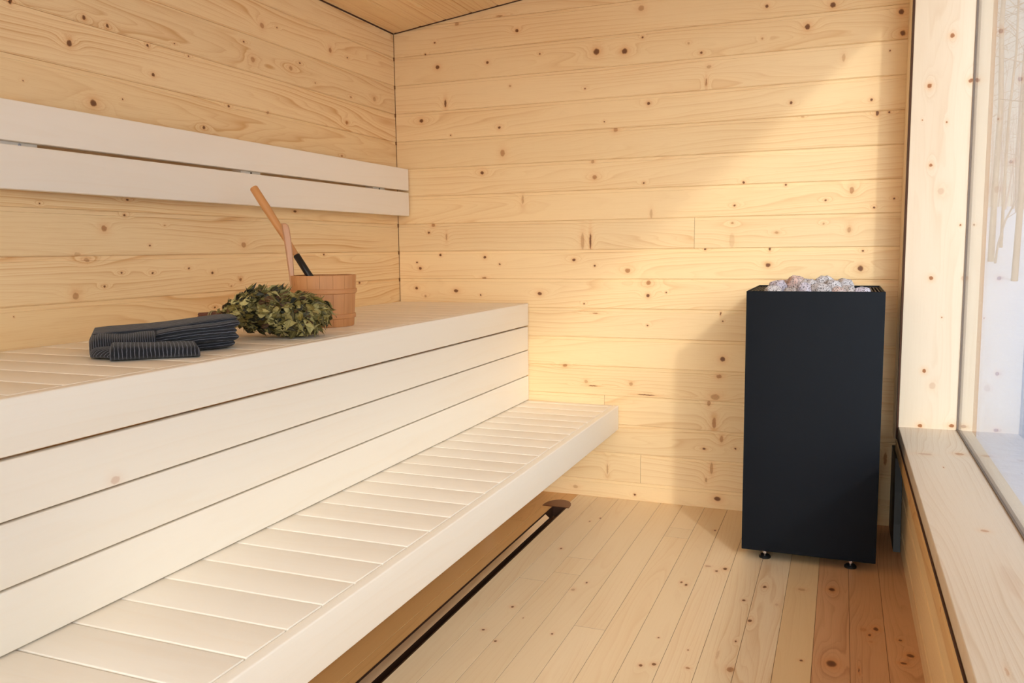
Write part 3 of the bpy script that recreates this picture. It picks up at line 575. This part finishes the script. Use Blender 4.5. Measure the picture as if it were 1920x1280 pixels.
for i in range(2300):
    # points spread through the outer shell of a flattened ball, tighter at the tied end (image left)
    th_=rnd.uniform(0,2*PI); ph=math.acos(rnd.uniform(-1,1)); k=rnd.uniform(.62,1.0)
    a=math.cos(ph)  # along image-right
    cs,sn=math.cos(th_)*math.sin(ph),math.sin(th_)*math.sin(ph)
    taper=1.0 if a>-.35 else 1-.30*(-.35-a)/.65
    p=r2*(a*HA*k)+f2*(cs*HB*k*taper)+Vector((0,0,HC+ sn*HC*k*taper+.012*(1 if a>-.8 and a<.1 else 0)))
    if p.z<.002: p.z=.002
    nrm=(r2*(a/HA)+f2*(cs/HB)+Vector((0,0,sn/HC))).normalized()
    flow=(r2*1.0+Vector((0,0,-.35 if a>.2 else .1))+f2*rnd.uniform(-.5,.5)+Vector((0,0,rnd.uniform(-.5,.5)))).normalized()
    tang=(flow-nrm*flow.dot(nrm)*.8).normalized()
    if a>.45 and rnd.random()<.7:
        tang=(Vector((0,0,-1))+r2*rnd.uniform(-.6,.6)+f2*rnd.uniform(-.6,.6)).normalized(); tang=(tang-nrm*tang.dot(nrm)*.9).normalized()
    nn=(nrm+Vector((rnd.uniform(-1,1),rnd.uniform(-1,1),rnd.uniform(-1,1)))*(1.1 if a<.45 else .45)).normalized()
    if nn.cross(tang).length<.1: continue
    if rnd.random()<.55: nn=-nn
    big_=1.15 if a>.3 else .9
    leaf(p,tang,nn,rnd.uniform(.020,.040)*big_,rnd.uniform(.013,.026)*big_,rnd.uniform(-1.7,1.7),rnd.uniform(-1.3,1.3))
for (px_,pz,l_) in ((-.085,.146,.03),(-.074,.150,.028),(-.05,.146,.028),(.01,.150,.026),(-.12,.125,.026)):
    leaf(r2*px_+Vector((0,0,pz-.012)),(r2*.6+Vector((0,0,.8))),f2+r2*.4,l_*1.3,.014,.3,.6)
lv=mb.build('leaves',lm,wk,smooth=0)
TW=plain('birch_bark',(104,62,44),.75,nscale=90,namp=.35,bump=.5); mb=MB()
hp=-r2*.238+f2*.055; 
for i in range(46):
    a=rnd.uniform(0,2*PI); q=math.sqrt(rnd.random())*.026
    oy=math.cos(a)*q; oz=.046+math.sin(a)*q*.95
    e=hp+f2*oy+Vector((0,0,oz))-r2*rnd.uniform(0,.012); m_=-r2*.14+f2*(.03+oy*1.0)+Vector((0,0,oz+.008)); 
    E_=r2*rnd.uniform(-.02,.12)+f2*rnd.uniform(-.09,.09)+Vector((0,0,rnd.uniform(.03,.14)))
    mb.tube([tuple(x_) for x_ in (e,e.lerp(m_,.5),m_,m_.lerp(E_,.5),E_)],[.0034,.0032,.003,.002,.001],6)
mb.build('twig_bundle',TW,wk,smooth=50)
mb=MB()
for s0 in (-.205,-.199,-.182,-.176):
    pts=[]
    for i in range(25):
        w=2*PI*i/24; pts.append(tuple(r2*(s0+.004*math.sin(w*2))+f2*(.045+.0305*math.cos(w))+Vector((0,0,.0475+.0290*math.sin(w)))))
    mb.tube(pts,.0016,6,cap=False)
mb.build('cord',plain('pale_cord',(170,160,118),.8),wk,smooth=60)
# ---------------------------------------------------------------- towel
tm,t,b=newmat('striped_towel'); A=t.N('ShaderNodeAttribute',attribute_name='uvp'); sp=t.N('ShaderNodeSeparateXYZ'); t.l.new(A.outputs['Vector'],sp.inputs[0])
u,v,w=sp.outputs
tc=t.N('ShaderNodeTexCoord').outputs['Object']
jit=t.noise(tc,60,2,.5)
fr=t.M('FRACT',t.M('ADD',t.M('MULTIPLY',v,1/.0088),t.M('MULTIPLY',jit,.5)))
ln=t.M('MULTIPLY',t.ss(fr,.06,.16),t.ss(fr,.36,.26)); wv=t.noise(tc,900,2,.6)
c=t.mix(t.M('MULTIPLY',ln,t.M('MULTIPLY_ADD',wv,.9,.1)),t.mix(wv,lin((7,8,11)),lin((22,25,34))),lin((124,126,138)))
t.l.new(c,b.inputs['Base Color']); b.inputs['Roughness'].default_value=.95; b.inputs['Sheen Weight'].default_value=.12
bp=t.N('ShaderNodeBump'); bp.inputs['Strength'].default_value=.6; bp.inputs['Distance'].default_value=.0015
t.l.new(t.M('ADD',wv,t.M('MULTIPLY',ln,.6)),bp.inputs['Height']); t.l.new(bp.outputs[0],b.inputs['Normal'])
TP=Vector((-1.578,1.45,ZU)); ea=Vector((.75,.66,0)).normalized(); eb=Vector((-.72,.69,0)).normalized()
mb=MB()
def slab(P,stripe,na=40,nb=36,seed=0):
    """P(s,t)->(a,b,c) closed section t in 0..1 around, s along; capped"""
    vs=[];at=[]
    for i in range(na+1):
        s_=i/na
        for j in range(nb):
            q=j/nb; o4=P(s_,q); a,b_,c=o4[:3]; p=ea*a+eb*b_+Vector((0,0,c))
            nz=noise.noise(Vector((a*30+seed,b_*30,c*30)))*.0009; p=p+Vector((nz,nz,nz*.6)); 
            if p.z<.0006: p.z=.0006
            vs.append(tuple(p)); at.append((0,o4[3] if len(o4)>3 else stripe(s_,q,a,b_,c),0))
    fs=[(i*nb+j,i*nb+(j+1)%nb,(i+1)*nb+(j+1)%nb,(i+1)*nb+j) for i in range(na) for j in range(nb)]
    fs+=[tuple(range(nb))[::-1],tuple(na*nb+j for j in range(nb))]
    mb.add(vs,fs,0,at)
def pill(q,b0,b1,c0,c1,pw=.62):
    w=2*PI*q; cx,cz=math.cos(w),math.sin(w)
    x=math.copysign(abs(cx)**pw,cx); z=math.copysign(abs(cz)**pw,cz)
    return (b0+b1)/2-(b1-b0)/2*x,(c0+c1)/2+(c1-c0)/2*z
def endr(s,k=.06):  # rounds the ends of a slab
    d_=min(s,1-s)/k
    return 1. if d_>=1 else math.sqrt(max(0,1-(1-d_)**2))*.75+.25
# front flap: short roll, stripes run over it
def Pf(s,q):
    e=endr(s,.05); h=(.041-.008*s)*(.55+.45*e); b_,c=pill(q,.0+.010*(1-e),.125,.0,h,.7)
    return (-.002+.198*s,b_+.012*math.sin(s*2.5)*.6,c)
slab(Pf,lambda s,q,a,b,c:a)
# left wrap: thick folded part whose stripes run over it, small and dense
def Pw(s,q):
    e=endr(s,.2) if s<.5 else 1; b_,c=pill(q,.075+.03*(1-e),.33,.004*(1-e)+.002,.036+.022*e,.55); return (-.048+.150*s,b_,c+.002*math.sin(s*9))
slab(Pw,lambda s,q,a,b,c:a*1.7,seed=4)
# lower left edge of the wrap, curling under towards the flap
def Pc(s,q):
    e=endr(s,.3); b_,c=pill(q,.022+.02*(1-e),.16,.002,.012+.020*e,.6); return (-.046+.060*s,b_+.05*(1-s),c)
slab(Pc,lambda s,q,a,b,c:(b+c)*1.2,seed=5)
# folded layers fanning out to the right; the fold noses meet in one point at the left
def mk(a0,a1,b0f,b1f,c0,c1,c2,c3,back,seed,pw=.75,k=.8):
    def P(s,q):
        e=endr(s,.13) if s>.5 else endr(s,.22)
        lo_=c0+(c1-c0)*s; hi_=c2+(c3-c2)*(s**k); m_=(lo_+hi_)/2
        b0_=b0f+(b1f-b0f)*s+.014*(1-e); b_,c=pill(q,b0_,back,m_-(m_-lo_)*e,m_+(hi_-m_)*e,pw)
        return (a0+(a1-a0)*s,b_,c+.0015*math.sin(s*7+seed),(c-lo_)/max(hi_-lo_,.004)*.030+(b_-b0_)*.32+seed*.003)
    slab(P,lambda s,q,a,b,c:(q if q<.5 else 1-q)*.21+seed*.01,seed=seed)
mk(.090,.296,.110,.170,.001,.001,.020,.026,.31,7)
mk(.072,.306,.092,.160,.016,.018,.034,.046,.31,9)
mk(.060,.300,.084,.156,.026,.036,.046,.064,.31,10)
mk(.085,.310,.090,.160,.040,.054,.056,.080,.32,12)
mk(-.040,.306,.120,.175,.050,.070,.060,.086,.33,14,.6,1.2)
tw=mb.build('folded_towel',tm,smooth=0,fixn=True,loc=tuple(TP)); tw.data.polygons.foreach_set('use_smooth',[True]*len(tw.data.polygons)); tag(tw,'folded black towel with thin grey stripes on the upper bench','towel')
# ---------------------------------------------------------------- outdoors
sm_,t,b=newmat('snow'); tc=t.N('ShaderNodeTexCoord').outputs['Object']
t.l.new(t.mix(t.noise(tc,.6,4,.6),lin((204,202,214)),lin((220,218,228))),b.inputs['Base Color']); b.inputs['Roughness'].default_value=.8
bp=t.N('ShaderNodeBump'); bp.inputs['Strength'].default_value=.4; bp.inputs['Distance'].default_value=.05; t.l.new(t.noise(tc,5,4,.6),bp.inputs['Height']); t.l.new(bp.outputs[0],b.inputs['Normal'])
def gz(x,y):
    h=-.45+.05*noise.noise(Vector((x*.5,y*.5,0)))
    d_=max(0,y-9); h+=min(2.6,d_*.155)+max(0,y-26)*.03
    h+=.22*noise.noise(Vector((x*.13,y*.13,3)))*min(1,max(0,(y-5)/6))
    return h
mb=MB(); nx,ny=90,90; X0_,X1_,Y0_,Y1_=-40,50,-40,70
vs=[];
for i in range(nx+1):
    for j in range(ny+1):
        x=X0_+(X1_-X0_)*i/nx; y=Y0_+(Y1_-Y0_)*j/ny; vs.append((x,y,gz(x,y)))
mb.add(vs,[(i*(ny+1)+j,(i+1)*(ny+1)+j,(i+1)*(ny+1)+j+1,i*(ny+1)+j+1) for i in range(nx) for j in range(ny)])
struct(mb.build('ground',sm_,smooth=180),'snow-covered ground rising outside the window')
BK_=plain('pale_trunk_bark',(146,130,122),.9,nscale=3,namp=.3); BK2=plain('tan_trunk_bark',(152,134,120),.9,nscale=3,namp=.3)
def tree(x,y,h,r,lean,label,mat,nb=26,seed=1,z0=None):
    rn=random.Random(seed); z=gz(x,y)-.05
    t_=thing('bare_tree',label,'tree',(x,y,z),'winter trees outside the window'); mb=MB()
    pts=[(lean*h*(k/8)**1.3+.03*rn.uniform(-1,1),.05*rn.uniform(-1,1),h*k/8) for k in range(9)]
    mb.tube(pts,[r*(1-.85*k/8) for k in range(9)],10); mb.build('trunk',mat,t_,smooth=60)
    mb=MB()
    for _ in range(nb):
        k=rn.uniform(.22,1); i=min(7,int(k*8)); p=Vector(pts[i]).lerp(Vector(pts[i+1]),k*8-i); a=rn.uniform(0,2*PI); L=rn.uniform(.5,1.9)*(1.2-k*.6)
        d_=Vector((math.cos(a),math.sin(a),rn.uniform(-.1,.6))); e=p+d_*L; m_=p.lerp(e,.5)+Vector((0,0,.1*L))
        rr=max(.008,r*.22*(1.1-k)); mb.tube([tuple(p),tuple(m_),tuple(e)],[rr,rr*.6,rr*.2],5)
        for _ in range(4):
            s_=m_.lerp(e,rn.random()); d2_=Vector((rn.uniform(-1,1),rn.uniform(-1,1),rn.uniform(-.2,.9)))*.4*L; mb.tube([tuple(s_),tuple(s_+d2_)],[rr*.35,rr*.12],4)
    mb.build('branches',mat,t_,smooth=60)
tree(atx(1866,17,2),17,11,.055,.0,'straight pale trunk closest to the window post',BK2,26,3)
tree(atx(1853,19,2),19.5,10,.03,-.01,'thin grey trunk just left of the pale straight one',BK_,30,5)
tree(atx(1893,18,2),18.5,10,.03,.01,'slender trunk midway between the window post and photo edge',BK2,30,8)
tree(atx(1875,16.5,1.6),16.8,3.2,.02,.30,'short leaning stem slanting right beside the pale trunk',BK_,8,9)
tree(atx(1915,15,2),15,11,.05,.0,'trunk cut by the right edge of the photo',BK2,30,14)
tree(atx(1846,26,2),26,12,.05,.0,'distant trunk almost hidden by the window post',BK_,30,21)
tree(atx(1904,27,2),27,12,.045,.0,'far trunk rising behind the slender one',BK_,34,22)
# dense thicket on the hill, nobody could count it
mb=MB(); rn=random.Random(5)
for i in range(300):
    y=rn.uniform(29,52); x=rn.uniform(.12,.42)*y; z=gz(x,y)-.1; h=rn.uniform(2.,6.5); r=rn.uniform(.012,.035)
    lx,ly=rn.uniform(-.5,.5),rn.uniform(-.5,.5); mb.tube([(x,y,z),(x+lx*.5,y+ly*.5,z+h*.55),(x+lx,y+ly,z+h)],[r,r*.7,r*.2],4)
    for _ in range(5):
        k=rn.uniform(.3,.95); p=Vector((x+lx*k,y+ly*k,z+h*k)); mb.tube([tuple(p),tuple(p+Vector((rn.uniform(-1.2,1.2),rn.uniform(-1.2,1.2),rn.uniform(.1,.9))))],[r*.4,r*.12],3)
th_o=mb.build('winter_thicket',plain('thicket_twigs',(176,158,152),.9),smooth=0); th_o['kind']='stuff'; tag(th_o,'brownish leafless thicket on the snowy hill beyond the trees','thicket')
# ---------------------------------------------------------------- light
W=bpy.data.worlds.new('World'); S.world=W; W.use_nodes=True; t=NT(W.node_tree); bg=t.n['Background']
tc=t.N('ShaderNodeTexCoord').outputs['Generated']; sp=t.N('ShaderNodeSeparateXYZ'); t.l.new(tc,sp.inputs[0])
c=t.mix(t.ss(sp.outputs[2],-.05,.55),(1.0,.96,.93,1),(.70,.83,1.0,1))
lb=t.V('DOT_PRODUCT',t.V('NORMALIZE',t.V('SUBTRACT',t.V('MULTIPLY',tc,(1.,1.,1.)),(0.,0.,0.))),tuple(Vector((.12,-1,.25)).normalized()))
lb=t.M('POWER',t.M('MAXIMUM',lb,0.),5.)   # bright sky lobe added as fill, aimed in through the near opening
c=t.mix(1.,c,t.mix(lb,(1,1,1,1),(1+LOBE,1+LOBE*.98,1+LOBE*.95,1)),'MULTIPLY'); t.l.new(c,bg.inputs[0]); bg.inputs[1].default_value=SKY
sun=bpy.data.lights.new('sun','SUN'); sun.energy=SUN; sun.angle=math.radians(3); sun.color=(1,.96,.9)
so=bpy.data.objects.new('sun',sun); COL.objects.link(so); dv=Vector((-.64,1,-.56)).normalized()
so.rotation_euler=dv.to_track_quat('-Z','Y').to_euler(); so.location=(4,-5,6)
# ---------------------------------------------------------------- camera
cam=bpy.data.cameras.new('camera'); co=bpy.data.objects.new('camera',cam); COL.objects.link(co); S.camera=co
cam.sensor_width=36; cam.lens=1566.43*36/1920; cam.clip_start=.02; cam.clip_end=300
Mx=Matrix((( RC.x,UC.x,-FC.x,CAM.x),(RC.y,UC.y,-FC.y,CAM.y),(RC.z,UC.z,-FC.z,CAM.z),(0,0,0,1))); co.matrix_world=Mx
S.view_settings.view_transform='Standard'; S.view_settings.look='None'; S.view_settings.gamma=1; S.view_settings.exposure=EXPO; S.view_settings.use_curve_mapping=False
S.cycles.max_bounces=8; S.cycles.diffuse_bounces=5; S.cycles.glossy_bounces=3; S.cycles.adaptive_threshold=.04; S.cycles.transparent_max_bounces=12; S.cycles.sample_clamp_indirect=6; S.cycles.use_denoising=True
